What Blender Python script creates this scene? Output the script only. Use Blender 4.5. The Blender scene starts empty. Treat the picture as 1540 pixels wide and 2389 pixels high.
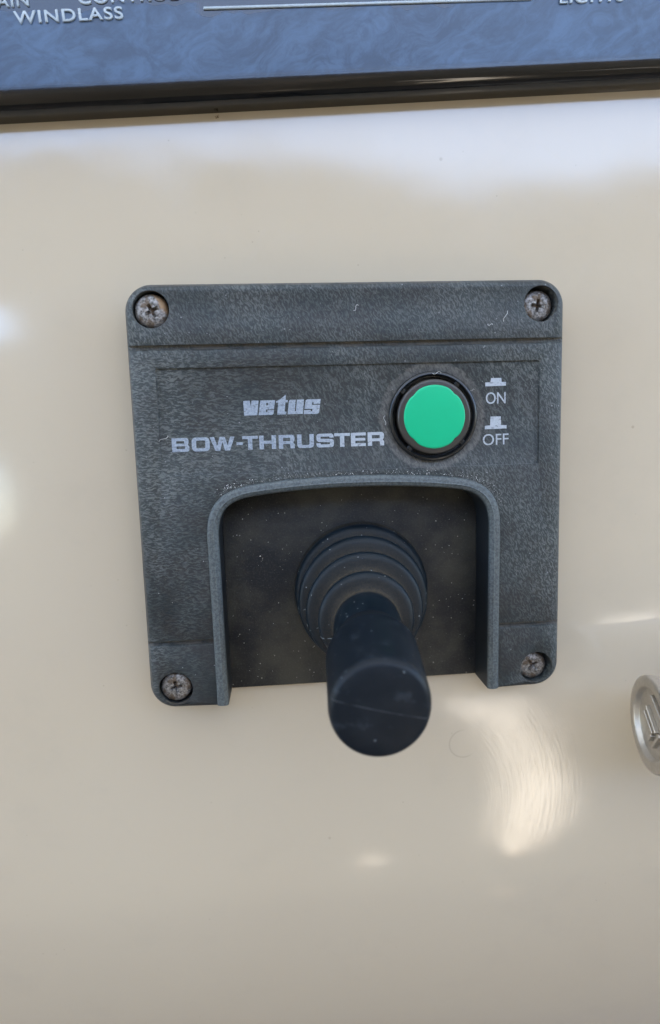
import bpy, bmesh, math, random
from mathutils import Vector, Matrix
random.seed(7)
R_ = math.radians
sc = bpy.context.scene
COL = sc.collection

# ---------------------------------------------------------------- console frame
# local millimetres: X right, Y up the console, Z out of it; z=0 is the front plane of the joystick panel
TILT = R_(10)
ORIGIN = Vector((0, 0, 1.10))
ce, se = math.cos(TILT), math.sin(TILT)
FR = Matrix(((1, 0, 0), (0, se, -ce), (0, ce, se)))          # columns: x, up, normal
def frame(x=0, y=0, z=0, rot=None):
    m = FR.to_4x4(); m.translation = ORIGIN + FR @ (Vector((x, y, z)) * .001)
    return m @ rot.to_4x4() if rot else m

# ---------------------------------------------------------------- camera
cam = bpy.data.cameras.new('camera'); camo = bpy.data.objects.new('camera', cam); COL.objects.link(camo)
CR = Matrix(((0.9960954544860456, -0.029593035283383726, 0.08317510333600103),
             (0.04025999084856701, 0.9907420288476696, -0.12965093679444292),
             (-0.07856830588164254, 0.13249333770993824, 0.9880650468331368)))   # console -> camera axes
camo.matrix_world = frame(-15.5629, 14.9979, 130.4324, CR.transposed())
cam.sensor_fit = 'VERTICAL'; cam.sensor_height = 36; cam.sensor_width = 36
cam.lens = 36 * 1526.58 / 2389
cam.clip_start = .004; cam.clip_end = 3000
cam.dof.use_dof = True; cam.dof.focus_distance = .1335; cam.dof.aperture_fstop = 15
sc.camera = camo

# ---------------------------------------------------------------- sky and sun
SUN_EL, SUN_AZ = R_(77), R_(168)       # high sun in front; an added unseen canvas sheet shades the console
w = bpy.data.worlds.new('World'); sc.world = w; w.use_nodes = True
nt = w.node_tree; sky = nt.nodes.new('ShaderNodeTexSky'); sky.sky_type = 'NISHITA'; sky.sun_disc = False
sky.sun_elevation = SUN_EL; sky.sun_rotation = SUN_AZ; sky.air_density = 1.0; sky.dust_density = 1.2
bg = nt.nodes['Background']; bg.inputs[1].default_value = .15
nt.links.new(sky.outputs[0], bg.inputs[0])
sl = bpy.data.lights.new('sun', 'SUN'); so = bpy.data.objects.new('sun', sl); COL.objects.link(so)
sl.energy = 2.6; sl.angle = R_(.53); sl.color = (1, .90, .76)
sd = Vector((math.sin(SUN_AZ) * math.cos(SUN_EL), math.cos(SUN_AZ) * math.cos(SUN_EL), math.sin(SUN_EL)))
so.rotation_euler = sd.to_track_quat('Z', 'Y').to_euler()
sc.view_settings.view_transform = 'Standard'; sc.view_settings.look = 'None'
sc.view_settings.exposure = 3.02; sc.view_settings.gamma = 1

# ---------------------------------------------------------------- node helper
class NT:
    def __init__(s, name):
        s.m = bpy.data.materials.new(name); s.m.use_nodes = True; s.t = s.m.node_tree
        s.b = s.t.nodes['Principled BSDF']
        tc = s.t.nodes.new('ShaderNodeTexCoord')
        s.co = s.vm('SCALE', tc.outputs['Object'], k=1000.)      # millimetres
    def n(s, t, **kw):
        x = s.t.nodes.new(t)
        for k, v in kw.items(): setattr(x, k, v)
        return x
    def put(s, sock, v):
        if hasattr(v, 'is_output'): s.t.links.new(v, sock)
        elif isinstance(v, tuple) and len(v) == 3 and sock.type == 'RGBA': sock.default_value = (*v, 1)
        else: sock.default_value = v
    def vm(s, op, a, b=None, k=None):
        x = s.n('ShaderNodeVectorMath', operation=op); s.put(x.inputs[0], a)
        if b is not None: s.put(x.inputs[1], b)
        if k is not None: x.inputs['Scale'].default_value = k
        return x.outputs['Value'] if op in ('LENGTH', 'DISTANCE', 'DOT_PRODUCT') else x.outputs[0]
    def ma(s, op, a, b=0., c=0., clamp=False):
        x = s.n('ShaderNodeMath', operation=op, use_clamp=clamp)
        s.put(x.inputs[0], a); s.put(x.inputs[1], b); s.put(x.inputs[2], c); return x.outputs[0]
    def map(s, loc=(0, 0, 0), rot=0., scale=(1, 1, 1), v=None):
        x = s.n('ShaderNodeMapping')
        if rot:      # turn first, then stretch
            x0 = s.n('ShaderNodeMapping'); s.put(x0.inputs[0], v or s.co); x0.inputs[2].default_value = (0, 0, rot); rot = 0.; v = x0.outputs[0]
        s.put(x.inputs[0], v or s.co)
        x.inputs[1].default_value = loc; x.inputs[2].default_value = (0, 0, rot); x.inputs[3].default_value = scale
        return x.outputs[0]
    def noise(s, scale, detail=3., rough=.55, v=None, dist=0.):
        x = s.n('ShaderNodeTexNoise'); s.put(x.inputs['Vector'], v or s.co)
        x.inputs['Scale'].default_value = scale; x.inputs['Detail'].default_value = detail
        x.inputs['Roughness'].default_value = rough; x.inputs['Distortion'].default_value = dist
        return x.outputs['Fac']
    def vor(s, scale, v=None, feature='F1', rnd=1.):
        x = s.n('ShaderNodeTexVoronoi', feature=feature); s.put(x.inputs['Vector'], v or s.co)
        x.inputs['Scale'].default_value = scale; x.inputs['Randomness'].default_value = rnd
        return x.outputs['Distance']
    def ramp(s, v, a, b, lo=0., hi=1.):
        x = s.n('ShaderNodeMapRange', interpolation_type='SMOOTHSTEP'); s.put(x.inputs[0], v)
        for i, q in zip((1, 2, 3, 4), (a, b, lo, hi)): s.put(x.inputs[i], q)
        return x.outputs[0]
    def mix(s, f, a, b):
        x = s.n('ShaderNodeMix', data_type='RGBA'); s.put(x.inputs[0], f); s.put(x.inputs[6], a); s.put(x.inputs[7], b)
        return x.outputs[2]
    def bump(s, h, strength=.3, dist=.0001, normal=None):
        x = s.n('ShaderNodeBump'); s.put(x.inputs['Height'], h); x.inputs['Strength'].default_value = strength
        x.inputs['Distance'].default_value = dist
        if normal: s.t.links.new(normal, x.inputs['Normal'])
        return x.outputs[0]
    def xyz(s):
        x = s.n('ShaderNodeSeparateXYZ'); s.put(x.inputs[0], s.co); return x.outputs
    def set(s, **kw):
        for k, v in kw.items(): s.put(s.b.inputs[k.replace('_', ' ')], v)
        return s.m

def plain(name, col, rough=.5, spec=.5, metal=0.):
    t = NT(name); return t.set(Base_Color=col, Roughness=rough, Specular_IOR_Level=spec, Metallic=metal)

# ---------------------------------------------------------------- materials
def mat_gelcoat():
    t = NT('cream_gelcoat'); X, Y, Z = t.xyz()
    big = t.noise(.012, 2.)
    c = t.mix(big, (.498, .415, .308), (.538, .454, .341))
    # fine grime specks
    sp = t.vor(.11); spk = t.ma('MULTIPLY', t.ramp(sp, .055, .02), t.ramp(t.noise(.09, 2), .55, .62))
    c = t.mix(t.ma('MULTIPLY', spk, .4), c, (.2, .15, .11))
    s3 = t.ma('MULTIPLY', t.ramp(t.vor(.45), .10, .04), t.ramp(t.noise(.12, 2, v=t.map(loc=(9, 2, 0))), .56, .66)); c = t.mix(t.ma('MULTIPLY', s3, .3), c, (.22, .18, .14))
    c = t.mix(t.ma('MULTIPLY', t.ramp(t.noise(.05, 5, .7, v=t.map(loc=(50, 0, 0))), .5, .75), .10), c, (.36, .31, .25))
    # a coffee-cup like arc rubbed in below the lever
    d = t.ma('ABSOLUTE', t.ma('SUBTRACT', t.vm('DISTANCE', t.vm('MULTIPLY', t.co, (1, 1, 0)), (25.2, -59.4, 0)), 3.4))
    arc = t.ma('MULTIPLY', t.ramp(d, .28, .05), t.ramp(t.ma('ADD', X, t.ma('MULTIPLY', Y, .35)), 6.6, 3.5))
    c = t.mix(t.ma('MULTIPLY', arc, .22), c, (.2, .16, .12))
    # rubbed, swirled zone right of the lever
    v = t.vm('SUBTRACT', t.vm('MULTIPLY', t.co, (1, 1, 0)), (8., -75., 0))
    r = t.vm('LENGTH', v)
    ringco = t.n('ShaderNodeCombineXYZ'); t.put(ringco.inputs[0], r)
    t.put(ringco.inputs[1], t.ma('MULTIPLY', t.ma('ARCTAN2', t.ma('SUBTRACT', Y, -75.), t.ma('SUBTRACT', X, 8.)), 1.6))
    sw = t.noise(1.5, 3, .7, v=ringco.outputs[0])
    zone = t.ramp(t.vm('DISTANCE', t.vm('MULTIPLY', t.co, (1, 1, 0)), (42., -66., 0)), 28., 10.)
    h = t.ma('MULTIPLY', sw, zone)
    n1 = t.bump(t.noise(.011, 1., .4), .18, .0035)
    n2 = t.bump(t.noise(.055, 2., .4), .2, .0004, n1)
    n3 = t.bump(h, .3, .00006, n2)
    hs = t.noise(1., 3, .6, v=t.map(rot=R_(35), scale=(.035, 2.6, 1))); hs2 = t.noise(1., 3, .6, v=t.map(rot=R_(-62), scale=(.03, 2.2, 1)))
    hair = t.ma('MAXIMUM', t.ramp(hs, .70, .74), t.ramp(hs2, .71, .75))
    n3 = t.bump(hair, .25, .00004, n3)
    n4 = t.bump(t.noise(3., 3), .05, .00005, n3)
    return t.set(Base_Color=c, Roughness=t.ramp(t.noise(.05, 3), .3, .7, .07, .13), Specular_IOR_Level=.9, Normal=n4)

def dark_plastic(name, dusty=1., centre=None):
    t = NT(name); X, Y, Z = t.xyz()
    # leather grain: wrinkles run level on the left, slanted elsewhere
    wn = t.n('ShaderNodeTexNoise'); t.put(wn.inputs['Vector'], t.co); wn.inputs['Scale'].default_value = .7
    warp = t.vm('ADD', t.co, t.vm('SCALE', t.vm('SUBTRACT', wn.outputs['Color'], (.5, .5, .5)), k=1.1))
    g1 = t.noise(1., 5, .65, v=t.map(rot=R_(2), scale=(.9, 3.2, 1), v=warp))
    g2 = t.noise(1., 5, .65, v=t.map(rot=R_(62), scale=(1.1, 3.2, 1), v=warp))
    side = t.ramp(t.ma('ADD', X, t.ma('MULTIPLY', t.noise(.06, 2), 30.)), -12., 16.)
    topm = t.ramp(Y, 27., 31.)
    side = t.ma('MAXIMUM', side, topm)
    g = t.n('ShaderNodeMix'); t.put(g.inputs[0], side); t.put(g.inputs[2], g1); t.put(g.inputs[3], g2); g = g.outputs[0]
    low = t.noise(.06, 3, .6)
    low2 = t.noise(.13, 3, .6, v=t.map(loc=(40, 9, 0)))
    edge = t.ramp(t.ma('ABSOLUTE', X), 37.5, 42.0)
    patch = t.ramp(t.vm('DISTANCE', t.vm('MULTIPLY', t.co, (1, .45, 0)), (-38., 7., 0)), 9., 2.)
    # chalky haze in patches, plus a tone paler towards the top
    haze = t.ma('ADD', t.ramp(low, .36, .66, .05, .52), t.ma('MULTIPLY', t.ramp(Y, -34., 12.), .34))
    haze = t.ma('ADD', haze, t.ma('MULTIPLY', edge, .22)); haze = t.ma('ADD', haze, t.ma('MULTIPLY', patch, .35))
    gr = t.ramp(g, .46, .58)
    f = t.ma('MULTIPLY', haze, t.ma('ADD', t.ma('MULTIPLY', gr, .8), .2), clamp=True)
    tint = t.mix(t.ramp(low2, .4, .6), (.014, .019, .021), (.017, .018, .019))
    rp = t.ramp(t.vm('DISTANCE', t.vm('MULTIPLY', t.co, (1, .5, 0)), (38., -6., 0)), 11., 2.)      # chalky rubbed patch by the right edge
    f = t.ma('ADD', f, t.ma('MULTIPLY', rp, t.ma('ADD', t.ma('MULTIPLY', gr, .32), .08)), clamp=True)
    c = t.mix(t.ma('MULTIPLY', f, .9 * dusty), tint, (.130, .139, .132))
    # dust ring round the push button
    rr = t.vm('DISTANCE', t.vm('MULTIPLY', t.co, (1, 1, 0)), (16.1, 16., 0))
    wob = t.ma('ADD', rr, t.ma('MULTIPLY', t.ma('SUBTRACT', t.noise(.5, 4, .7), .5), 2.4))
    ring = t.ma('MULTIPLY', t.ramp(wob, 11.0, 10.3), t.ramp(rr, 8.6, 8.9))
    c = t.mix(t.ma('MULTIPLY', ring, t.ramp(g2, .35, .6, .2, .55)), c, (.17, .16, .147))
    # pale fine dust specks
    s1 = t.vor(.62); s2 = t.ramp(t.noise(.2, 2), .45, .62)
    c = t.mix(t.ma('MULTIPLY', t.ma('MULTIPLY', t.ramp(s1, .10, .04), s2), .6), c, (.4, .4, .4))
    # dirt settled in the groove floors
    dirt = t.ma('MULTIPLY', t.ramp(Z, -.48, -.58), t.ramp(t.noise(.25, 4, .7), .35, .6))
    c = t.mix(t.ma('MULTIPLY', dirt, t.ramp(Z, -1.4, -1.2, 0., .5)), c, (.13, .105, .08))
    n = t.bump(g, .55, .00022)
    n = t.bump(t.noise(6., 3), .25, .00003, n)
    return t.set(Base_Color=c, Roughness=t.ramp(f, 0., .6, .42, .65), Specular_IOR_Level=.36, Normal=n)

def mat_rim():
    t = NT('worn_rim_plastic')
    g = t.noise(2.2, 4, .7)
    c = t.mix(t.ramp(g, .38, .6), (.045, .053, .056), (.09, .103, .104))
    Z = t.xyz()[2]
    c = t.mix(t.ramp(Z, -.3, .1), (.007, .010, .013), c)  # wall below the rim darkened, recess shade put into the colour
    return t.set(Base_Color=c, Roughness=.5, Specular_IOR_Level=.5, Normal=t.bump(g, .35, .0001))

def mat_floor():
    t = NT('black_base_plate')
    c = t.mix(t.ramp(t.noise(.09, 4), .35, .7), (.009, .010, .012), (.044, .041, .032))
    c = t.mix(t.ma('MULTIPLY', t.ramp(t.noise(2.5, 4, .7), .5, .75), .3), c, (.12, .115, .1))
    s = t.vor(.75); m = t.ramp(t.noise(.35, 2), .45, .6)
    c = t.mix(t.ma('MULTIPLY', t.ramp(s, .12, .04), m), c, (.36, .34, .30))
    n = t.bump(t.noise(2.5, 4), .3, .00015)
    return t.set(Base_Color=c, Roughness=.5, Specular_IOR_Level=.35, Normal=n)

def mat_rubber():
    t = NT('black_rubber')
    N = t.n('ShaderNodeAttribute', attribute_name='valley').outputs['Fac']
    g = t.noise(2.6, 4, .75)
    c = t.mix(t.ramp(t.noise(.2, 3), .3, .7), (.004, .008, .012), (.007, .012, .017))
    c = t.mix(t.ma('MULTIPLY', N, t.ramp(g, .38, .6, .45, 1.)), c, (.062, .050, .036))
    s = t.vor(.55); c = t.mix(t.ma('MULTIPLY', t.ramp(s, .09, .03), .8), c, (.4, .42, .42))
    n = t.bump(g, .2, .00008)
    return t.set(Base_Color=c, Roughness=t.ma('ADD', t.ma('MULTIPLY', N, .45), .42), Specular_IOR_Level=t.ma('MULTIPLY', t.ma('SUBTRACT', 1.05, N), .2), Normal=n)

def mat_grip():
    t = NT('smooth_black_grip')
    X, Y, Z = t.xyz()
    c = t.mix(t.ramp(t.noise(.22, 3), .35, .7), (.005, .008, .012), (.009, .012, .016))
    sm = t.ma('MULTIPLY', t.ramp(t.noise(.3, 3, v=t.map(loc=(3, 7, 1))), .58, .72), .5)
    c = t.mix(t.ma('MULTIPLY', sm, .5), c, (.05, .062, .075))
    # rubbed line across the end face
    ln = t.ma('ABSOLUTE', t.ma('ADD', t.ma('ADD', t.ma('MULTIPLY', X, .27), Y), 7.4))
    c = t.mix(t.ma('MULTIPLY', t.ma('MULTIPLY', t.ramp(ln, .14, .03), t.ramp(Z, 46.6, 47.4)), t.ramp(t.noise(.4, 3), .35, .65, .0, .35)), c, (.10, .11, .12))
    s = t.vor(.33); c = t.mix(t.ma('MULTIPLY', t.ramp(s, .08, .04), .3), c, (.25, .3, .33))
    n = t.bump(t.noise(4., 3), .12, .00004)
    return t.set(Base_Color=c, Roughness=.42, Specular_IOR_Level=.2, Normal=n)

def mat_screw(rust=False):
    t = NT('rusty_screw_steel' if rust else 'corroded_screw_steel')
    g = t.noise(1.4, 5, .7); g2 = t.noise(.45, 3, .6, v=t.map(loc=(5, 2, 0)))
    c = t.mix(t.ramp(g, .35, .62), (.05, .042, .034), (.36, .34, .32))
    c = t.mix(t.ma('MULTIPLY', t.ramp(g2, .48, .62), .8), c, (.11, .07, .038))
    if rust:
        X, Y, Z = t.xyz(); rd = t.ma('ADD', t.ma('ADD', t.ma('MULTIPLY', X, .95), t.ma('MULTIPLY', Y, .1)), t.ma('MULTIPLY', t.noise(.8, 3), 1.6))
        c = t.mix(t.ma('MULTIPLY', t.ramp(rd, 2.3, 3.0), .85), c, (.36, .22, .11))
    n = t.bump(t.noise(1.8, 4, .7), .6, .0003)
    return t.set(Base_Color=c, Roughness=t.ramp(g, .3, .7, .55, .32), Metallic=t.ramp(g, .4, .6, .35, .8), Normal=n)

def mat_print():
    t = NT('worn_silver_print')
    g = t.noise(2.4, 4, .7); X, Y, Z = t.xyz()
    c = t.mix(t.ramp(g, .3, .7), (.19, .225, .28), (.34, .38, .43))
    c = t.mix(t.ramp(X, -14., 4., 0., .45), c, (.52, .54, .56))
    c = t.mix(t.ma('MULTIPLY', t.ramp(t.noise(1.3, 5, .75, v=t.map(scale=(1, 2, 1))), .54, .62), .55), c, (.05, .055, .06))
    return t.set(Base_Color=c, Roughness=.5, Specular_IOR_Level=.4)

def mat_black_panel():
    t = NT('hazed_acrylic_sky_tint'); X, Y, Z = t.xyz()
    wv = t.n('ShaderNodeTexNoise'); t.put(wv.inputs['Vector'], t.co); wv.inputs['Scale'].default_value = .07
    warp = t.vm('ADD', t.co, t.vm('SCALE', t.vm('SUBTRACT', wv.outputs['Color'], (.5, .5, .5)), k=9.))
    sw = t.noise(1., 7, .72, v=t.map(rot=R_(-24), scale=(.08, .30, 1), v=warp))
    fine = t.noise(1.8, 4, .7)
    low = t.noise(.035, 2)
    dens = t.ma('ADD', t.ma('MULTIPLY', t.ramp(sw, .36, .68), .5), t.ma('MULTIPLY', fine, .12))
    dens = t.ma('ADD', dens, t.ma('MULTIPLY', low, .45))
    haze = t.mix(dens, (.006, .018, .044), (.058, .112, .205))  # salt haze, its blue also carrying sky reflection put into the colour
    # the salt haze has been wiped away in tide lines round the lettering
    wob = t.ma('MULTIPLY', t.ma('SUBTRACT', t.noise(.16, 2, v=t.map(scale=(1, .2, 1))), .5), 4.)
    a = t.ma('ADD', Y, wob)
    l1 = t.ma('MULTIPLY', t.ramp(a, 16.25, 16.55), t.ma('MULTIPLY', t.ramp(X, -18., -20.), 1.))
    l2 = t.ma('MULTIPLY', t.ramp(a, 14.4, 14.8), t.ma('MULTIPLY', t.ramp(X, -27., -25.), t.ramp(X, 24., 20.)))
    clean = t.ma('MULTIPLY', t.ma('MAXIMUM', l1, l2), .93)
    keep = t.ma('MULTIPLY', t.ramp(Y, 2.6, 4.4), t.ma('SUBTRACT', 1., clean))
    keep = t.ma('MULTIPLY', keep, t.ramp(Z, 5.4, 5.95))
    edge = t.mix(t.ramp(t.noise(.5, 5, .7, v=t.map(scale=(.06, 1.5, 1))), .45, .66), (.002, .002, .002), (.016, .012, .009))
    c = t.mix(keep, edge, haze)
    n = t.bump(t.noise(.08, 2), .3, .0004)
    return t.set(Base_Color=c, Roughness=t.ramp(keep, 0., 1., .10, .34), Specular_IOR_Level=.6, Normal=n)

M = dict(gel=mat_gelcoat(), body=dark_plastic('grained_dark_plastic'), rim=mat_rim(), floor=mat_floor(), rubber=mat_rubber(),
         grip=mat_grip(), screw=mat_screw(), print=mat_print(), panel=mat_black_panel(),
         bezel=plain('glossy_black_bezel', (.008, .009, .010), .22), cap=plain('smoky_button_cap', (.038, .034, .030), .3),
         rusty=mat_screw(True), green=None, emboss=None)
t = NT('green_button_insert'); M['green'] = t.set(Base_Color=t.mix(t.noise(.3, 3), (.0, .39, .18), (.0, .43, .20)), Roughness=.4, Specular_IOR_Level=.4)
t = NT('pale_embossed_letters'); M['emboss'] = t.set(Base_Color=t.mix(t.noise(2., 4), (.28, .33, .37), (.46, .52, .56)), Roughness=.4)
t = NT('cast_hub_metal'); M['metal'] = t.set(Base_Color=t.mix(t.noise(.5, 4), (.42, .37, .31), (.58, .53, .46)), Roughness=t.ramp(t.noise(1.5, 4), .3, .7, .36, .5), Metallic=.85, Normal=t.bump(t.noise(1.5, 4), .2, .0001))
M['dust'] = plain('white_dust', (.7, .69, .66), .8)
M['crumb'] = plain('brown_crumb', (.13, .075, .03), .7)

# ---------------------------------------------------------------- mesh helpers
def link(name, me, mat, parent=None, m=None, smooth=True):
    o = bpy.data.objects.new(name, me); COL.objects.link(o)
    if mat: me.materials.clear(); me.materials.append(mat)
    if parent: o.parent = parent
    if m is not None: o.matrix_world = m
    me.polygons.foreach_set('use_smooth', [smooth] * len(me.polygons)); me.update()
    return o
def mesh(name, vs, fs, normals=True):
    me = bpy.data.meshes.new(name); me.from_pydata([(x * .001, y * .001, z * .001) for x, y, z in vs], [], fs)
    me.validate()
    if normals:
        bm = bmesh.new(); bm.from_mesh(me); bmesh.ops.recalc_face_normals(bm, faces=bm.faces); bm.to_mesh(me); bm.free()
    return me
def sharpen(me, ang=35):
    me.set_sharp_from_angle(angle=R_(ang)); return me
def thing(name, label, cat, m, group=None):
    o = bpy.data.objects.new(name, None); COL.objects.link(o); o.empty_display_size = .01; o.matrix_world = m
    o['label'] = label; o['category'] = cat
    if group: o['group'] = group
    return o
def evaluated(ob):
    dg = bpy.context.evaluated_depsgraph_get(); me = bpy.data.meshes.new_from_object(ob.evaluated_get(dg)); return me
def tmp(me):
    o = bpy.data.objects.new('tmp', me); COL.objects.link(o); return o
def drop(o): bpy.data.objects.remove(o)
def cut(me, cutters):
    o = tmp(me); cs = [tmp(c) for c in cutters]
    for c in cs:
        md = o.modifiers.new('b', 'BOOLEAN'); md.object = c; md.operation = 'DIFFERENCE'; md.solver = 'EXACT'
    r = evaluated(o); drop(o); [drop(c) for c in cs]; return r
def beveled(me, w, seg=2, ang=30):
    o = tmp(me); md = o.modifiers.new('v', 'BEVEL'); md.width = w * .001; md.segments = seg; md.limit_method = 'ANGLE'; md.angle_limit = R_(ang)
    r = evaluated(o); drop(o); return r

def offset(poly, d):
    """closed CCW polygon moved inwards by d with mitred corners"""
    n = len(poly); out = []
    for i in range(n):
        a, b, c = Vector(poly[i - 1]), Vector(poly[i]), Vector(poly[(i + 1) % n])
        e1 = (b - a).normalized(); e2 = (c - b).normalized()
        n1 = Vector((-e1.y, e1.x)); n2 = Vector((-e2.y, e2.x)); k = (n1 + n2)
        k = k / max(k.length_squared * .5, .3)
        out.append(tuple(b + k * d))
    return out
def stack(poly, rings, capb=True, capt=True):
    """rings: list of (inset, z)"""
    vs, fs, n = [], [], len(poly)
    for ins, z in rings:
        vs += [(x, y, z) for x, y in (offset(poly, ins) if ins else poly)]
    for k in range(len(rings) - 1):
        for i in range(n):
            j = (i + 1) % n; fs.append((k * n + i, k * n + j, (k + 1) * n + j, (k + 1) * n + i))
    if capb: fs.append(tuple(range(n))[::-1])
    if capt: fs.append(tuple((len(rings) - 1) * n + i for i in range(n)))
    return vs, fs
def prism(poly, z0, z1): return mesh('p', *stack(poly, [(0, z0), (0, z1)]))
def rrect(x0, y0, x1, y1, r, seg=8):
    p = []
    for cx, cy, a in ((x1 - r, y0 + r, -90), (x1 - r, y1 - r, 0), (x0 + r, y1 - r, 90), (x0 + r, y0 + r, 180)):
        for i in range(seg + 1):
            t = R_(a + 90 * i / seg); p.append((cx + r * math.cos(t), cy + r * math.sin(t)))
    return p
def circle(cx, cy, r, n=48): return [(cx + r * math.cos(2 * math.pi * i / n), cy + r * math.sin(2 * math.pi * i / n)) for i in range(n)]
def lathe(profile, n=96, close=True):
    vs, fs = [], []
    for r, z in profile:
        for i in range(n):
            a = 2 * math.pi * i / n; vs.append((r * math.cos(a), r * math.sin(a), z))
    for k in range(len(profile) - 1):
        for i in range(n):
            j = (i + 1) % n; fs.append((k * n + i, k * n + j, (k + 1) * n + j, (k + 1) * n + i))
    if close: fs.append(tuple((len(profile) - 1) * n + i for i in range(n)))
    return vs, fs
def smooth_profile(pts, sub=8):
    out = []
    P = [pts[0]] + list(pts) + [pts[-1]]
    for i in range(1, len(P) - 2):
        a, b, c, d = P[i - 1], P[i], P[i + 1], P[i + 2]
        for k in range(sub):
            t = k / sub
            out.append(tuple(.5 * ((2 * b[q]) + (c[q] - a[q]) * t + (2 * a[q] - 5 * b[q] + 4 * c[q] - d[q]) * t * t + (3 * b[q] - a[q] - 3 * c[q] + d[q]) * t ** 3) for q in (0, 1)))
    out.append(pts[-1]); return out
def tube(path, r, n=6):
    vs, fs = [], []
    for i, p in enumerate(path):
        p = Vector(p); q = Vector(path[min(i + 1, len(path) - 1)]) - Vector(path[max(i - 1, 0)]); q.normalize()
        a = q.orthogonal().normalized(); b = q.cross(a)
        for k in range(n):
            t = 2 * math.pi * k / n; vs.append(tuple(p + (a * math.cos(t) + b * math.sin(t)) * r))
    for i in range(len(path) - 1):
        for k in range(n):
            j = (k + 1) % n; fs.append((i * n + k, i * n + j, (i + 1) * n + j, (i + 1) * n + k))
    fs.append(tuple(range(n))); fs.append(tuple((len(path) - 1) * n + k for k in range(n)))
    return vs, fs
def bez(a, b, c, d, n):
    out = []
    for i in range(n + 1):
        t = i / n; s = 1 - t
        out.append(tuple(s ** 3 * a[q] + 3 * s * s * t * b[q] + 3 * s * t * t * c[q] + t ** 3 * d[q] for q in (0, 1)))
    return out
def merge(parts):
    vs, fs = [], []
    for v, f in parts:
        k = len(vs); vs += v; fs += [tuple(i + k for i in q) for q in f]
    return vs, fs
def outlines(name, loops, z0, z1, bev=0.):
    """flat filled shapes with holes (curve fill), from z0 to z1"""
    cu = bpy.data.curves.new(name, 'CURVE'); cu.dimensions = '2D'; cu.fill_mode = 'BOTH'; cu.extrude = (z1 - z0) * .0005
    cu.bevel_depth = bev * .001
    for lp in loops:
        s = cu.splines.new('POLY'); s.points.add(len(lp) - 1); s.use_cyclic_u = True
        for p, (x, y) in zip(s.points, lp): p.co = (x * .001, y * .001, 0, 1)
    o = tmp(cu); me = evaluated(o); drop(o); bpy.data.curves.remove(cu)
    for v in me.vertices: v.co.z += (z0 + z1) * .0005
    return me
def text_mesh(s, p0, p1, height, z0, z1, bold=0., space=1.):
    cu = bpy.data.curves.new('t', 'FONT'); cu.body = s; cu.size = 1; cu.space_character = space; cu.offset = bold
    o = tmp(cu); me = evaluated(o); drop(o); bpy.data.curves.remove(cu)
    xs = [v.co.x for v in me.vertices]; ys = [v.co.y for v in me.vertices]
    x0, x1, y0, y1 = min(xs), max(xs), min(ys), max(ys)
    d = Vector(p1) - Vector(p0); u = Vector((-d.y, d.x)).normalized() * height
    bm = bmesh.new(); bm.from_mesh(me)
    for v in bm.verts:
        q = Vector(p0) + d * ((v.co.x - x0) / (x1 - x0)) + u * ((v.co.y - y0) / (y1 - y0)); v.co = (q.x * .001, q.y * .001, z0 * .001)
    bmesh.ops.remove_doubles(bm, verts=bm.verts, dist=1e-7)
    r = bmesh.ops.extrude_face_region(bm, geom=bm.faces[:])
    for g in r['geom']:
        if isinstance(g, bmesh.types.BMVert): g.co.z = z1 * .001
    bmesh.ops.recalc_face_normals(bm, faces=bm.faces)
    bm.to_mesh(me); bm.free(); return me

GZ = -9.5   # gelcoat surface
# ================================================================ the setting
# console moulding: one thick cream skin
nx = 60
x0, x1 = -750, 750
YS = [-950, -850, -750, -650, -550, -450, -380] + list(range(-320, -20, 8)) + [-20, 0, 40, 100, 200, 300, 420]
ny = len(YS) - 1
def bow(y):        # roll-under below the panel, shaped in so the lower wall shades darker
    a, b = max(min(y + 20, 0), -140), max(min(y + 86, 0), -74)
    return -.0005 * a * a - .0024 * b * b + .5 * min(y + 160, 0)
V, F = [], []
for s, z in ((0, GZ), (1, GZ - 8)):
    for j in range(ny + 1):
        for i in range(nx + 1):
            x = x0 + (x1 - x0) * i / nx; y = YS[j]
            V.append((x, y, z + bow(y)))
N1 = (nx + 1) * (ny + 1)
for j in range(ny):
    for i in range(nx):
        a = j * (nx + 1) + i; F.append((a, a + 1, a + nx + 2, a + nx + 1)); F.append((N1 + a, N1 + a + nx + 1, N1 + a + nx + 2, N1 + a + 1))
rim = [i for i in range(nx + 1)] + [j * (nx + 1) + nx for j in range(1, ny + 1)] + [ny * (nx + 1) + i for i in range(nx - 1, -1, -1)] + [j * (nx + 1) for j in range(ny - 1, 0, -1)]
for k in range(len(rim)):
    a, b = rim[k], rim[(k + 1) % len(rim)]; F.append((a, b, b + N1, a + N1))
o = link('console_wall', sharpen(mesh('console_wall', V, F)), M['gel'], m=frame()); o['kind'] = 'structure'
o['label'] = 'glossy cream gelcoat console wall around the joystick panel'

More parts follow.
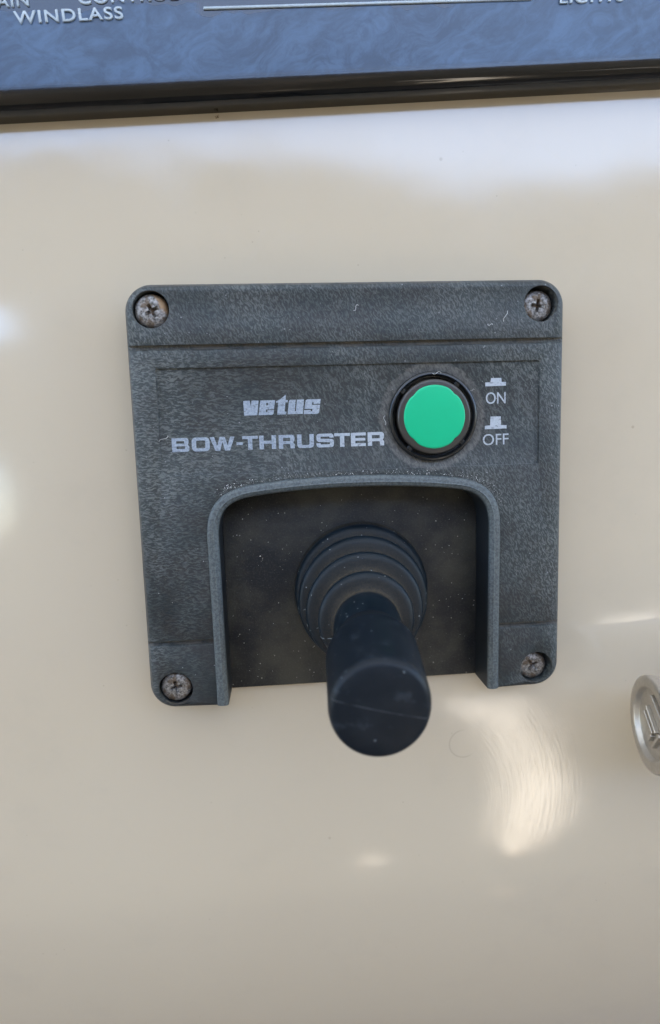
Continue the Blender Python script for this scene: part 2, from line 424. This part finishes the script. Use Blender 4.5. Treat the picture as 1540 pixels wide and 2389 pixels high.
t = NT('teak_sole'); tk = t.mix(t.noise(.02, 4, v=t.map(scale=(1, .05, 1))), (.085, .065, .045), (.12, .09, .065))
M['teak'] = t.set(Base_Color=tk, Roughness=.6)
t = NT('added_bulkhead_paint'); M['bulk'] = t.set(Base_Color=t.mix(t.noise(.004, 3), (.26, .17, .10), (.34, .25, .16)), Roughness=.35)
def boxmesh(a, b, r=0):
    p = [(a[0], a[1]), (b[0], a[1]), (b[0], b[1]), (a[0], b[1])]
    me = prism(p, a[2], b[2]); return beveled(me, r, 2) if r else me
I4 = Matrix.Identity(4)
o = link('cockpit_sole', boxmesh((-3000, -1696, -660), (3000, 1500, -600)), M['teak'], m=I4, smooth=False); o['kind'] = 'structure'
M['white_deck'] = plain('added_deck_paint', (.76, .67, .51), .5)
o = link('added_deck', boxmesh((-6000, -14000, -660), (6000, -1764, -604)), M['white_deck'], m=I4, smooth=False); o['kind'] = 'structure'  # unseen pale deck added to shine through the bulkhead openings
t = NT('added_canopy_cloth'); tr = t.n('ShaderNodeBsdfTranslucent'); tr.inputs[0].default_value = (.42, .47, .50, 1)  # translucent cloth for the added overhead sheet, passes soft top light
df = t.n('ShaderNodeBsdfDiffuse'); df.inputs[0].default_value = (.30, .31, .31, 1); ms = t.n('ShaderNodeMixShader'); ms.inputs[0].default_value = .4
t.t.links.new(df.outputs[0], ms.inputs[1]); t.t.links.new(tr.outputs[0], ms.inputs[2])
t.t.links.new(ms.outputs[0], t.t.nodes['Material Output'].inputs[0]); M['canvas'] = t.m
o = link('added_canopy', mesh('added_canopy', [(x, -2120 + 3420 * j / 8, 3200 - 14 * (j % 2)) for j in range(9) for x in (-3600, 3600)], [(2 * j, 2 * j + 1, 2 * j + 3, 2 * j + 2) for j in range(8)]), M['canvas'], m=I4); o['kind'] = 'structure'  # unseen overhead sheet added to block the sun and diffuse it downward
def holes(me, rects, polys=()):
    cs = []
    for pl in [rrect(x - w_ / 2, z - h_ / 2, x + w_ / 2, z + h_ / 2, r_) for x, z, w_, h_, r_ in rects] + list(polys):
        c = prism(pl, -200, 200)
        c.transform(Matrix(((1, 0, 0), (0, 0, 1), (0, 1, 0))).to_4x4()); c.transform(Matrix.Translation((0, -1.73, 0)))
        bm = bmesh.new(); bm.from_mesh(c); bmesh.ops.recalc_face_normals(bm, faces=bm.faces); bm.to_mesh(c); bm.free(); cs.append(c)
    return cut(me, cs)
bo = [(-3000, -600), (3000, -600), (3000, 2200), (1176, 2155), (900, 2115), (591, 2103), (212, 2167), (-278, 2217), (-751, 2215), (-3000, 2215)]  # top edge shaped to place the sky reflection on the gelcoat
bkm = prism(bo, -1760, -1700)
bkm.transform(Matrix(((1, 0, 0), (0, 0, 1), (0, 1, 0))).to_4x4())
bm = bmesh.new(); bm.from_mesh(bkm); bmesh.ops.recalc_face_normals(bm, faces=bm.faces); bm.to_mesh(bkm); bm.free()
bk = holes(bkm, [(222, -232, 90, 90, 36), (-790, 1730, 170, 130, 40), (-830, 1220, 130, 200, 40), (1080, 760, 330, 45, 18)],
           [[(583, 391), (643, 213), (618, -77), (678, -325), (808, -99), (844, 103), (728, 344), (685, 507), (418, 504)]])  # openings shaped to mirror as bright patches and a streak in the gelcoat
o = link('added_bulkhead', bk, M['bulk'], m=I4, smooth=False); o['kind'] = 'structure'  # unseen wall added to shape light and reflections on the console

# ================================================================ black instrument panel along the top
PANG = R_(3.25)
pm = frame(0, 78.05, GZ, Matrix.Rotation(PANG, 3, 'Z'))
pan = thing('instrument_panel', 'hazy black acrylic switch panel with embossed lettering across the top of the console', 'instrument panel', pm)
prof = [(0, .02), (0, 3.2)] + [(3.3 - 3.3 * math.cos(R_(a)), 3.2 + 2.8 * math.sin(R_(a))) for a in range(10, 91, 10)]
vs, fs = [], []
xs_ = [-230 + 460 * i / 40 for i in range(41)]
pr = prof + [(40, 6.0), (100, 6.0), (100, .02)]
for x in xs_: vs += [(x, y, z) for y, z in pr]
k = len(pr)
for i in range(40):
    for j in range(k):
        a = i * k + j; b = i * k + (j + 1) % k; fs.append((a, b, b + k, a + k))
fs.append(tuple(range(k))); fs.append(tuple(40 * k + j for j in range(k)))
link('panel_body', sharpen(mesh('panel_body', vs, fs), 40), M['panel'], pan)
def ploc(x, y):
    c, s = math.cos(PANG), math.sin(PANG); y -= 78.05; return (c * x + s * y, -s * x + c * y)
def emboss(s, a, b, h, name='lettering'):
    a, b = ploc(*a), ploc(*b)
    me = text_mesh(s, a, b, h, 5.9, 6.35, bold=.012, space=1.12)
    link(name, beveled(me, .09, 2, 50), M['emboss'], pan)
emboss('WINDLASS', (-59.68, 88.76), (-40.26, 89.95), 2.1)
emboss('AIN', (-62.6, 91.45), (-56.91, 91.81), 2.1)
emboss('CONTROL', (-48.07, 92.26), (-30.09, 93.46), 2.1)
emboss('LIGHTS', (42.44, 94.1), (55.35, 94.82), 2.1)
a, b = ploc(-25.63, 92.03), ploc(36.9, 94.9)
d = (Vector(b) - Vector(a)).normalized(); nn = Vector((-d.y, d.x)) * .24
rl = [tuple(Vector(a) - nn), tuple(Vector(b) - nn), tuple(Vector(b) + nn), tuple(Vector(a) + nn)]
link('raised_rule', beveled(prism(rl, 5.9, 6.35), .12, 2), M['emboss'], pan)

# ================================================================ joystick panel
jp = thing('joystick_panel', 'square dark grey bow thruster panel with joystick and green push button', 'control panel', frame(0, 0, 0))
HW, HH = 42.5, 42.15
# inner arch line, from the foot of the right leg over the crown to the foot of the left leg
arch = [(27.35, -HH), (27.4, -30), (27.5, -18), (27.6, -7)]
arch += bez((27.6, -7), (27.6, -2.2), (26.3, .3), (21.2, 1.15), 14)[1:] + bez((21.2, 1.15), (9, 2.85), (-9, 2.85), (-21.2, 1.15), 24)[1:]
arch += [(-x, y) for x, y in bez((27.6, -7), (27.6, -2.2), (26.3, .3), (21.2, 1.15), 14)[:-1][::-1]] + [(-27.5, -18), (-27.4, -30), (-27.35, -HH)]
def arch_off(d):
    out = []
    for i, p in enumerate(arch):
        a = Vector(arch[max(i - 1, 0)]); b = Vector(arch[min(i + 1, len(arch) - 1)]); e = (b - a).normalized()
        nrm = Vector((e.y, -e.x)); out.append((p[0] + nrm.x * d, p[1] + nrm.y * d))
    return out
# housing outline CCW: start left leg foot, round the outside ... then back along the arch
R5 = 5.2
out = []
OW, OH = HW + .72, HH + .3
for cx, cy, a in ((-OW + R5, -HH + R5, 270), (-OW + R5, OH - R5, 180), (OW - R5, OH - R5, 90), (OW - R5, -HH + R5, 0)):
    for i in range(13):
        t_ = R_(a - 90 * i / 12); out.append((cx + R5 * math.cos(t_), cy + R5 * math.sin(t_)))
inner = arch_off(.3)
inner[0] = (inner[0][0], -HH); inner[-1] = (inner[-1][0], -HH)
poly = (out + inner)[::-1]      # CCW
rings = [(0, GZ + .02), (0, -1.7)] + [(1.9 - 1.9 * math.cos(R_(a)), -1.7 + 1.7 * math.sin(R_(a))) for a in (10, 20, 30, 40, 50, 60, 70, 80, 90)]
hv, hf = stack(poly, rings)
hv = [(x, -HH + (y + HH) * .3, z) if (abs(x) < 37.2 and y < -HH + 2.2 and abs(x) > 26) else (x, y, z) for x, y, z in hv]
body = mesh('housing', hv, hf)
SCREWS = [(-38.2, 37.65), (38.15, 37.6), (-38.0, -37.85), (38.15, -37.9)]
cutters = [prism(rrect(-38.05, 5.85, 38.05, 26.6, .5, 3), -.45, 2)]
cutters += [prism(circle(x, y, 3.5, 48), -4.5, 2) for x, y in SCREWS]
cutters += [prism(circle(16.1, 16.0, 8.6, 72), -4, 2)]
def groove(xa, xb, ya, yb, dep=.65):     # sharp upper wall, sloping lower side
    vs = [];
    for x in (xa, xb): vs += [(x, ya, 1), (x, ya, -dep), (x, ya - .55 * (ya - yb), -dep), (x, yb, .02), (x, yb, 1)]
    fs = [(0, 1, 2, 3, 4), (9, 8, 7, 6, 5)] + [(i, (i + 1) % 5, 5 + (i + 1) % 5, 5 + i) for i in range(5)]
    return mesh('g', vs, fs)
cutters += [groove(-60, 60, 31.0, 29.75, .9)]
gl = groove(-60, -29, -27.6, -28.8, 1.1); gr = groove(29, 60, -27.6, -28.8, 1.1)
cutters += [gl, gr]
body = cut(body, cutters)
body = beveled(body, .10, 2, 40)
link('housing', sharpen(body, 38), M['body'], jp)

# raised rounded rim that follows the arch and becomes the wall of the recess
prof = [(2.35, -.4), (2.32, .25), (2.1, .5), (1.75, .68), (1.3, .76), (1.02, .76), (.93, .86), (.84, .76), (.45, .7), (.2, .5), (.05, .25), (0, -.1), (-.05, -3), (-.1, -8.1), (1.2, -8.1)]
vs, fs = [], []
rows = [arch_off(d) for d, z in prof]
yb = -HH + .42
for r_, (d, z) in zip(rows, prof):
    r_[0] = (r_[0][0], yb); r_[-1] = (r_[-1][0], yb)
k = len(prof)
for i in range(len(arch)): vs += [(rows[j][i][0], rows[j][i][1], prof[j][1]) for j in range(k)]
for i in range(len(arch) - 1):
    for j in range(k):
        a = i * k + j; b = i * k + (j + 1) % k; fs.append((a, b, b + k, a + k))
fs.append(tuple(range(k))); fs.append(tuple((len(arch) - 1) * k + j for j in range(k)))
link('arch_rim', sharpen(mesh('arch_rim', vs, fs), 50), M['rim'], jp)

bp = [(x, y) for x, y in rrect(-27.5, -HH + .55, 27.5, 3.2, .3, 2)]
link('base_plate', beveled(prism(bp, GZ + .02, -8.0), .3, 3), M['floor'], jp)

# screws: worn pan heads with a cross recess, each turned its own way
def screw(x, y, r, ang, z, lab, tilt=(0, 0), mat='screw'):
    prof = [(r, -2.5), (r, -.9), (r * .985, -.55), (r * .9, -.25), (r * .7, -.06), (r * .4, .02), (.01, .04)]
    me = mesh('s', *lathe(prof, 40, False))
    bm = bmesh.new(); bm.from_mesh(me); bmesh.ops.remove_doubles(bm, verts=bm.verts, dist=2e-5); bmesh.ops.holes_fill(bm, edges=bm.edges); bmesh.ops.recalc_face_normals(bm, faces=bm.faces); bm.to_mesh(me); bm.free()
    cs = []
    for a in (0, 90):
        w, l = .42, 1.75
        v = [(-l, -w, .6), (l, -w, .6), (l, w, .6), (-l, w, .6), (-.5, -w * .5, -1.3), (.5, -w * .5, -1.3), (.5, w * .5, -1.3), (-.5, w * .5, -1.3)]
        c_, s_ = math.cos(R_(a)), math.sin(R_(a)); v = [(p[0] * c_ - p[1] * s_, p[0] * s_ + p[1] * c_, p[2]) for p in v]
        cs.append(mesh('c', v, [(0, 1, 2, 3), (7, 6, 5, 4), (0, 4, 5, 1), (1, 5, 6, 2), (2, 6, 7, 3), (3, 7, 4, 0)]))
    me = cut(me, cs); me = beveled(me, .12, 2, 35)
    o = link('screw', sharpen(me, 45), M[mat], jp); o['label'] = lab
    o.location = (x * .001, y * .001, z * .001); o.rotation_euler = (R_(tilt[0]), R_(tilt[1]), R_(ang))
screw(-38.1, 37.5, 3.22, 28, -.75, 'large corroded grey screw with rusty edge in the upper left corner', (3, 4), 'rusty')
screw(37.95, 37.4, 3.1, -8, -1.3, 'brownish domed screw in the upper right corner')
screw(-38.0, -37.75, 3.12, 12, -.9, 'dull grey screw in the lower left corner')
screw(37.9, -37.95, 3.05, 40, -1.6, 'dark corroded screw sunk deep in the lower right corner')

# push button
bz = [(8.5, -3), (8.95, -.3), (8.95, .25), (8.75, .5), (8.35, .55), (8.15, .3), (7.95, -.25), (7.8, -.3), (7.75, -3.2), (.05, -3.2)]
b = link('button_bezel', sharpen(mesh('b', *lathe(bz, 96)), 50), M['bezel'], jp); b.location = (.0161, .0160, 0)
cp = [(7.45, -3), (7.45, .35), (7.35, .65), (7.15, .8), (6.9, .85), (.05, .85)]
cpo = link('button_cap', sharpen(mesh('c', *lathe(cp, 96)), 50), M['cap'], jp); cpo.location = (.0162, .0159, 0)
# four keying ribs between bezel and cap
for a in (52, 140, 232, 318):
    me = boxmesh((7.5, -.5, -2), (8.3, .5, .32), .08); o = link('bezel_rib', me, M['bezel'], b, smooth=False); o.rotation_euler = (0, 0, R_(a))
gp = []
for i in range(120):
    a = 2 * math.pi * i / 120; r = 6.28
    for k_ in (50, 132, 228, 312):
        dd = math.degrees(a) - k_; r -= .22 * math.exp(-(dd / 7) ** 2)
    if 132 < math.degrees(a) < 228 or math.degrees(a) > 312 or math.degrees(a) < 50: r -= .08
    gp.append((r * math.cos(a), r * math.sin(a)))
gv, gf = [], []
for sc_, z in ((1, .7), (1, .87), (.99, .93), (.94, .97), (.8, 1.03), (.6, 1.09), (.35, 1.13), (.1, 1.15)): gv += [(x * sc_, y * sc_, z) for x, y in gp]
for k_ in range(7): gf += [(k_ * 120 + i, k_ * 120 + (i + 1) % 120, k_ * 120 + 120 + (i + 1) % 120, k_ * 120 + 120 + i) for i in range(120)]
gf.append(tuple(range(840, 960)))
link('green_insert', sharpen(mesh('g', gv, gf), 50), M['green'], cpo)

# printed lettering on the recessed label (worn silver foil)
LZ = (-.44, -.39)
lg = [[(-21.55, 20.06), (-20.28, 20.1), (-20.1, 18.84), (-19.92, 20.1), (-18.55, 20.06), (-18.93, 17.25), (-21.5, 17.22)],
 [(-18.2, 20.06), (-15.32, 20.06), (-15.62, 18.29), (-17.2, 18.29), (-17.2, 17.78), (-16.93, 17.78), (-16.88, 18.13), (-15.63, 18.13), (-15.72, 17.45), (-15.99, 17.22), (-18.67, 17.22)],
 [(-17.1, 19.55), (-16.76, 19.6), (-16.72, 19.1), (-17.1, 19.04)],
 [(-15.15, 19.83), (-14.27, 20.22), (-13.21, 21.08), (-13.23, 20.03), (-12.82, 20.0), (-12.88, 19.57), (-13.3, 19.57), (-13.56, 17.8), (-13.17, 17.74), (-13.27, 17.25), (-15.01, 17.22), (-14.76, 19.57), (-15.16, 19.57)],
 [(-12.6, 19.85), (-12.38, 20.04), (-11.27, 20.04), (-11.54, 17.8), (-11.3, 17.8), (-11.04, 20.04), (-9.63, 20.06), (-9.95, 17.25), (-12.98, 17.25)],
 [(-9.32, 19.87), (-9.02, 20.04), (-6.35, 20.04), (-6.5, 19.08), (-8.02, 19.06), (-8.04, 19.48), (-7.79, 19.48), (-7.83, 18.93), (-6.53, 18.93), (-6.73, 17.42), (-7.06, 17.18), (-9.78, 17.18), (-9.64, 18.12), (-8.33, 18.12), (-8.36, 17.71), (-8.07, 17.7), (-8.05, 18.24), (-9.6, 18.24)]]
lg[5] = [(-9.32, 19.87), (-9.02, 20.04), (-6.35, 20.04), (-6.5, 19.12), (-8.06, 19.1), (-8.04, 19.48), (-7.81, 19.47), (-7.85, 19.22), (-7.7, 19.22), (-7.7, 18.95), (-6.53, 18.95), (-6.73, 17.42), (-7.06, 17.18), (-9.78, 17.18), (-9.64, 17.95), (-8.35, 17.95), (-8.38, 17.7), (-8.09, 17.7), (-8.03, 18.22), (-9.55, 18.22)]
# the s reads as two notches: build it as a plain outline with slits
lg[5] = [(-9.32, 19.87), (-9.02, 20.04), (-6.35, 20.04), (-6.48, 19.14), (-7.78, 19.14), (-7.74, 19.47), (-8.04, 19.48), (-8.1, 18.94), (-6.5, 18.94), (-6.73, 17.42), (-7.06, 17.18), (-9.78, 17.18), (-9.68, 17.98), (-8.36, 17.98), (-8.40, 17.70), (-8.09, 17.70), (-8.02, 18.2), (-9.62, 18.2)]
link('brand_lettering', outlines('v', lg, *LZ), M['print'], jp, smooth=False)

def bow_letters():
    y0, h = 10.52, 2.7; loops = []
    def ch(L, pts): loops.append([(L + x, y0 + y * h) for x, y in pts])
    def rr(xa, ya, xb, yb, r=.5):
        pts = []
        for cx, cy, a in ((xb - r, ya + r / h, -90), (xb - r, yb - r / h, 0), (xa + r, yb - r / h, 90), (xa + r, ya + r / h, 180)):
            for i in range(5): q = R_(a + 22.5 * i); pts.append((cx + r * math.cos(q), cy + r / h * math.sin(q)))
        return pts
    s, k = .86, .215           # upright and level stroke widths
    def B(L, w):
        p = [(0, 0), (w - .45, 0), (w - .12, .06), (w, .2), (w, .38), (w - .3, .51), (w - .12, .63), (w - .1, .83), (w - .25, .95), (w - .55, 1), (0, 1)]
        ch(L, p); ch(L, [(s, k), (w - s, k), (w - s, .41), (s, .41)]); ch(L, [(s, .6), (w - s - .1, .6), (w - s - .1, 1 - k), (s, 1 - k)])
    def O(L, w): ch(L, rr(0, 0, w, 1, .75)); ch(L, rr(s, k, w - s, 1 - k, .22))
    def Wl(L, w): ch(L, [(0, 1), (s * .98, 1), (1.42, .36), (w / 2 - .5, 1), (w / 2 + .5, 1), (w - 1.42, .36), (w - s * .98, 1), (w, 1), (w - 1.0, 0), (w - 1.95, 0), (w / 2, .66), (1.95, 0), (1.0, 0)])
    def D(L, w): ch(L, [(0, .36), (w, .36), (w, .56), (0, .56)])
    def T(L, w): ch(L, [(0, 1), (w, 1), (w, 1 - k), (w / 2 + s / 2, 1 - k), (w / 2 + s / 2, 0), (w / 2 - s / 2, 0), (w / 2 - s / 2, 1 - k), (0, 1 - k)])
    def Hh(L, w): ch(L, [(0, 0), (s, 0), (s, .4), (w - s, .4), (w - s, 0), (w, 0), (w, 1), (w - s, 1), (w - s, .62), (s, .62), (s, 1), (0, 1)])
    def Rr(L, w):
        ch(L, [(0, 0), (s, 0), (s, .33), (w - s - .1, .33), (w - s, .26), (w - s, 0), (w, 0), (w, .3), (w - .28, .44), (w - .08, .55), (w, .68), (w, .84), (w - .2, .95), (w - .5, 1), (0, 1)])
        ch(L, [(s, .54), (w - s, .54), (w - s, 1 - k), (s, 1 - k)])
    def U(L, w): ch(L, [(0, 1), (s, 1), (s, k + .08), (s + .15, k), (w - s - .15, k), (w - s, k + .08), (w - s, 1), (w, 1), (w, .2), (w - .2, .06), (w - .6, 0), (.6, 0), (.2, .06), (0, .2)])
    def S(L, w): ch(L, [(.45, 1), (w - .45, 1), (w - .15, .92), (w - .05, .8), (w - .05, .7), (w - s, .7), (w - s - .1, 1 - k), (s, 1 - k), (s - .05, .64), (w - .4, .6), (w - .08, .52), (w, .4), (w, .2), (w - .15, .06), (w - .5, 0), (.45, 0), (.12, .07), (0, .2), (0, .31), (s - .05, .31), (s, k), (w - s + .05, k), (w - s + .08, .36), (.4, .41), (.1, .5), (.02, .62), (.02, .82), (.14, .94)])
    def E(L, w): ch(L, [(0, 0), (w, 0), (w, k), (s, k), (s, .41), (w - .1, .41), (w - .1, .6), (s, .6), (s, 1 - k), (w, 1 - k), (w, 1), (0, 1)])
    for f, a, b_ in ((B, -35.81, -32.45), (O, -31.96, -28.48), (Wl, -28.42, -23.58), (D, -23.26, -22.04), (T, -22.1, -19.04), (Hh, -18.75, -15.47), (Rr, -14.94, -11.79),
                     (U, -11.26, -7.96), (S, -7.45, -3.95), (T, -3.86, -.73), (E, -.52, 2.47), (Rr, 2.86, 6.17)): f(a, b_ - a)
    return loops
link('title_lettering', outlines('w', bow_letters(), *LZ), M['print'], jp, smooth=False)
link('pressed_icon', outlines('i', [[(26.95, 21.68), (31.2, 21.72), (31.2, 22.44), (30.32, 22.48), (30.22, 23.28), (28.13, 23.3), (28.0, 22.48), (26.95, 22.45)]], *LZ), M['print'], jp, smooth=False)
link('released_icon', outlines('i', [[(26.86, 13.1), (31.38, 13.13), (31.38, 13.8), (30.25, 13.87), (30.17, 15.6), (28.03, 15.64), (27.97, 13.85), (26.88, 13.81)]], *LZ), M['print'], jp, smooth=False)
link('on_lettering', text_mesh('ON', (27.09, 18.16), (31.15, 18.18), 2.3, *LZ), M['print'], jp, smooth=False)
link('off_lettering', text_mesh('OFF', (26.47, 9.85), (31.81, 9.9), 2.25, *LZ), M['print'], jp, smooth=False)

# lever: ribbed rubber gaiter and smooth grip, leaning a little down and to the left
BASE = Vector((1.75, -20.2, -8)); AX = Vector((-3.5 / 48, -6.6 / 48, 1))
def sheared(vs):      # the gaiter base stays flat on the plate, the axis leans
    return [(x + AX.x * z, y + AX.y * z, z) for x, y, z in vs]
gp_ = [(14.2, 0), (14.4, .6), (14.35, 2.4), (13.7, 3.5), (12.3, 4.1), (12.6, 5.2), (13.25, 6.5), (13.45, 7.6), (12.9, 8.6), (11.4, 9.0), (10.6, 9.4), (11.0, 10.6), (11.65, 11.7), (11.75, 12.7), (11.1, 13.5), (9.5, 13.8), (8.75, 14.2), (8.95, 15.3), (9.3, 16.2), (9.3, 17.1), (8.6, 17.8), (7.2, 18.0), (6.4, 18.4), (6.35, 19.5), (6.5, 21.5), (6.35, 25), (6.2, 30)]
sp_ = smooth_profile(gp_, 4)
vs, fs = lathe(sp_, 120)
me = mesh('gaiter', sheared(vs), fs)
at = me.attributes.new('valley', 'FLOAT', 'POINT')
def val(z):
    q = 0
    for c_, w_ in ((4.4, .6), (9.5, .6), (14.3, .6), (18.5, .6)): q = max(q, math.exp(-((z - c_) / w_) ** 2))
    if z < 2.4: q = max(q, .7)
    return q
for i, v in enumerate(vs): at.data[i].value = val(v[2])
lever = bpy.data.objects.new('lever_tmp', None)
bpy.data.objects.remove(lever)
gr_ = [(6.0, 26.0), (6.35, 27.3), (6.75, 28.6), (7.25, 30.2), (7.65, 31.6), (7.98, 32.8), (8.0, 34.5), (7.95, 38), (7.88, 42), (7.84, 45.4), (7.8, 46.5), (7.62, 47.3), (7.2, 47.85), (6.5, 48.1), (5, 48.3), (3, 48.45), (.05, 48.55)]
grip = link('grip', sharpen(mesh('grip', sheared(lathe(smooth_profile(gr_, 5), 120)[0]), lathe(smooth_profile(gr_, 5), 120)[1]), 60), M['grip'], jp)
grip.location = BASE * .001; grip['label'] = 'smooth black cylindrical joystick grip leaning slightly downward'
g = link('gaiter', me, M['rubber'], grip)
g['label'] = 'ribbed black rubber gaiter with dust in its folds'
# split in the gaiter folds on its left side
def gsurf(ang, h, lift=.03):
    r = min(sp_, key=lambda q: abs(q[1] - h))[0] + lift
    return (r * math.cos(ang) + AX.x * h, r * math.sin(ang) + AX.y * h, h)
pth = [gsurf(R_(178 + 26 * t_ / 20 + 3 * math.sin(t_ * 1.7)), 4.5 + 14.5 * t_ / 20) for t_ in range(21)]
link('split', mesh('split', *tube(pth, .1, 5)), plain('torn_rubber_edge', (.12, .13, .13), .7), grip)

# ================================================================ control hub at the right edge
KR = Matrix(((-.1438, 0, -.9896), (0, 1, 0), (.9896, 0, -.1438)))
hub = thing('control_hub', 'round grey metal control hub with raised slanted strokes cut off by the right edge', 'control hub', frame(59.5, -48.35, 8, KR))
kp = [(8.6, -2.6), (9.3, -2.3), (9.8, -1.6), (9.9, -.6), (9.9, .2), (9.7, .55), (9.3, .7), (7.7, .7), (7.45, .5), (7.3, -.2), (7.1, -.45), (.05, -.45)]
link('hub_cap', sharpen(mesh('k', *lathe(kp, 96)), 40), M['metal'], hub)
link('hub_barrel', sharpen(mesh('sh', *lathe([(.05, -60), (8.4, -60), (8.4, -4), (8.0, -3), (8.0, -2.4), (.05, -2.4)], 64)), 40), M['metal'], hub)
def bar(x0, y0, x1, y1, w):
    d = Vector((x1 - x0, y1 - y0)).normalized(); n_ = Vector((-d.y, d.x)) * w / 2
    p = [(x0 - n_.x, y0 - n_.y), (x1 - n_.x, y1 - n_.y), (x1 + n_.x, y1 + n_.y), (x0 + n_.x, y0 + n_.y)]
    link('raised_stroke', beveled(prism(p, -.6, .55), .22, 2), M['metal'], hub, smooth=False)
bar(-3.3, 1.5, 1.1, -1.7, .95); bar(-2.4, 3.0, 2.6, -.8, .7); bar(-.2, 6.1, 6.0, 2.3, .9); bar(-.5, -3.7, .7, -2.0, .8); bar(1.3, -4.3, 4.6, -.3, .8)
fb = mesh('foot', *stack(rrect(-34, -7, -18, 7, 2, 4), [(0, 0), (0, 10), (.8, 10.8)]))
fb.transform(Matrix.Rotation(R_(0), 4, 'Z'))
ft = link('hub_foot', fb, M['metal'], None); ft.parent = hub; ft.matrix_world = frame(59.5 + 62, -48.35, GZ)

# ================================================================ dust, lint and crumbs
def flake(x, y, z, r):
    q = [Vector((random.gauss(0, 1), random.gauss(0, 1), random.gauss(0, 1))).normalized() * r * random.uniform(.6, 1.2) for _ in range(4)]
    c_ = Vector((x, y, z + r * .4)); return [tuple(c_ + a) for a in q], [(0, 1, 2), (0, 3, 1), (1, 3, 2), (0, 2, 3)]
fl = []
crown = arch_off(2.5)
for _ in range(320):
    i = random.randint(8, len(crown) - 12)
    p = crown[i]
    fl.append(flake(p[0] + random.gauss(0, .7), p[1] + abs(random.gauss(0, .5)), .05, random.choice((.06, .08, .1, .15))))
for _ in range(150):
    x, y = random.uniform(-39, 39), random.uniform(-26, 40)
    if abs(x) < 30 and y < 6: continue
    inlab = abs(x) < 38 and 6 < y < 26.5
    if (x - 16.1) ** 2 + (y - 16) ** 2 < 82: continue
    fl.append(flake(x, y, -.43 if inlab else 0.02, random.choice((.05, .06, .07, .1))))
for _ in range(120):
    x, y = random.uniform(-26, 26), random.uniform(-40, 0)
    if (x - 1.7) ** 2 + (y + 20.8) ** 2 < 190: continue
    fl.append(flake(x, y, -7.97, random.choice((.06, .08, .1, .13))))
for x, y, r in ((-19.75, -12.53, .3), (-26.2, -25.3, .2), (23.4, -1.6, .2)): fl.append(flake(x, y, -7.95, r))
for x, y in ((13.4, 17.6), (12.9, 18.6), (11, 13.2)): fl.append(flake(x, y, .93, .1))
for _ in range(9): fl.append(flake(-25.0 + random.gauss(0, .4), 3.2 + random.gauss(0, .18), .1, .17))
o = link('dust', mesh('dust', *merge(fl)), M['dust'], m=frame(), smooth=False); o['kind'] = 'stuff'
o['label'] = 'tiny white specks of dust on the joystick panel'
ln = []
def curl(x, y, z, s, a, n=12, bend=1.):
    p = []
    for i in range(n):
        t_ = i / (n - 1); q = a + bend * 2.2 * math.sin(t_ * 3.1)
        x += s / n * math.cos(q); y += s / n * math.sin(q); p.append((x, y, z + .12 * math.sin(t_ * 3.14)))
    return tube(p, .035, 4)
for a in ((.5, 37, .02, 2.0, -1, 12, 1.2), (31.2, 36.5, .02, 2.6, -1.2, 12, -.5), (28.2, 33.5, .02, 1.7, .8, 12, 1.4), (15.9, 24.6, .6, 2.2, -1.3, 12, .9), (6.2, 14.5, -.2, 2.3, .4, 12, .8), (-38.2, 12.5, .02, 2.5, 1.4, 12, -.6), (24.6, 21, -.2, 1.2, 1.5, 12, 1.2)): ln.append(curl(*a))
o = link('lint', mesh('lint', *merge(ln)), M['dust'], m=frame()); o['kind'] = 'stuff'; o['label'] = 'pale curled lint fibres lying on the panel'
cb = merge([flake(-24.45 + random.gauss(0, .28), 76.0 + random.gauss(0, .12), 0, .28) for _ in range(7)])
cb = ([(x + 24.45, y - 76.0, z) for x, y, z in cb[0]], cb[1])
o = link('crumb', mesh('crumb', *cb), M['crumb'], m=frame(-24.45, 76.0, GZ), smooth=False)
o['label'] = 'small brown crumb on the cream gelcoat just below the black panel'; o['category'] = 'crumb'
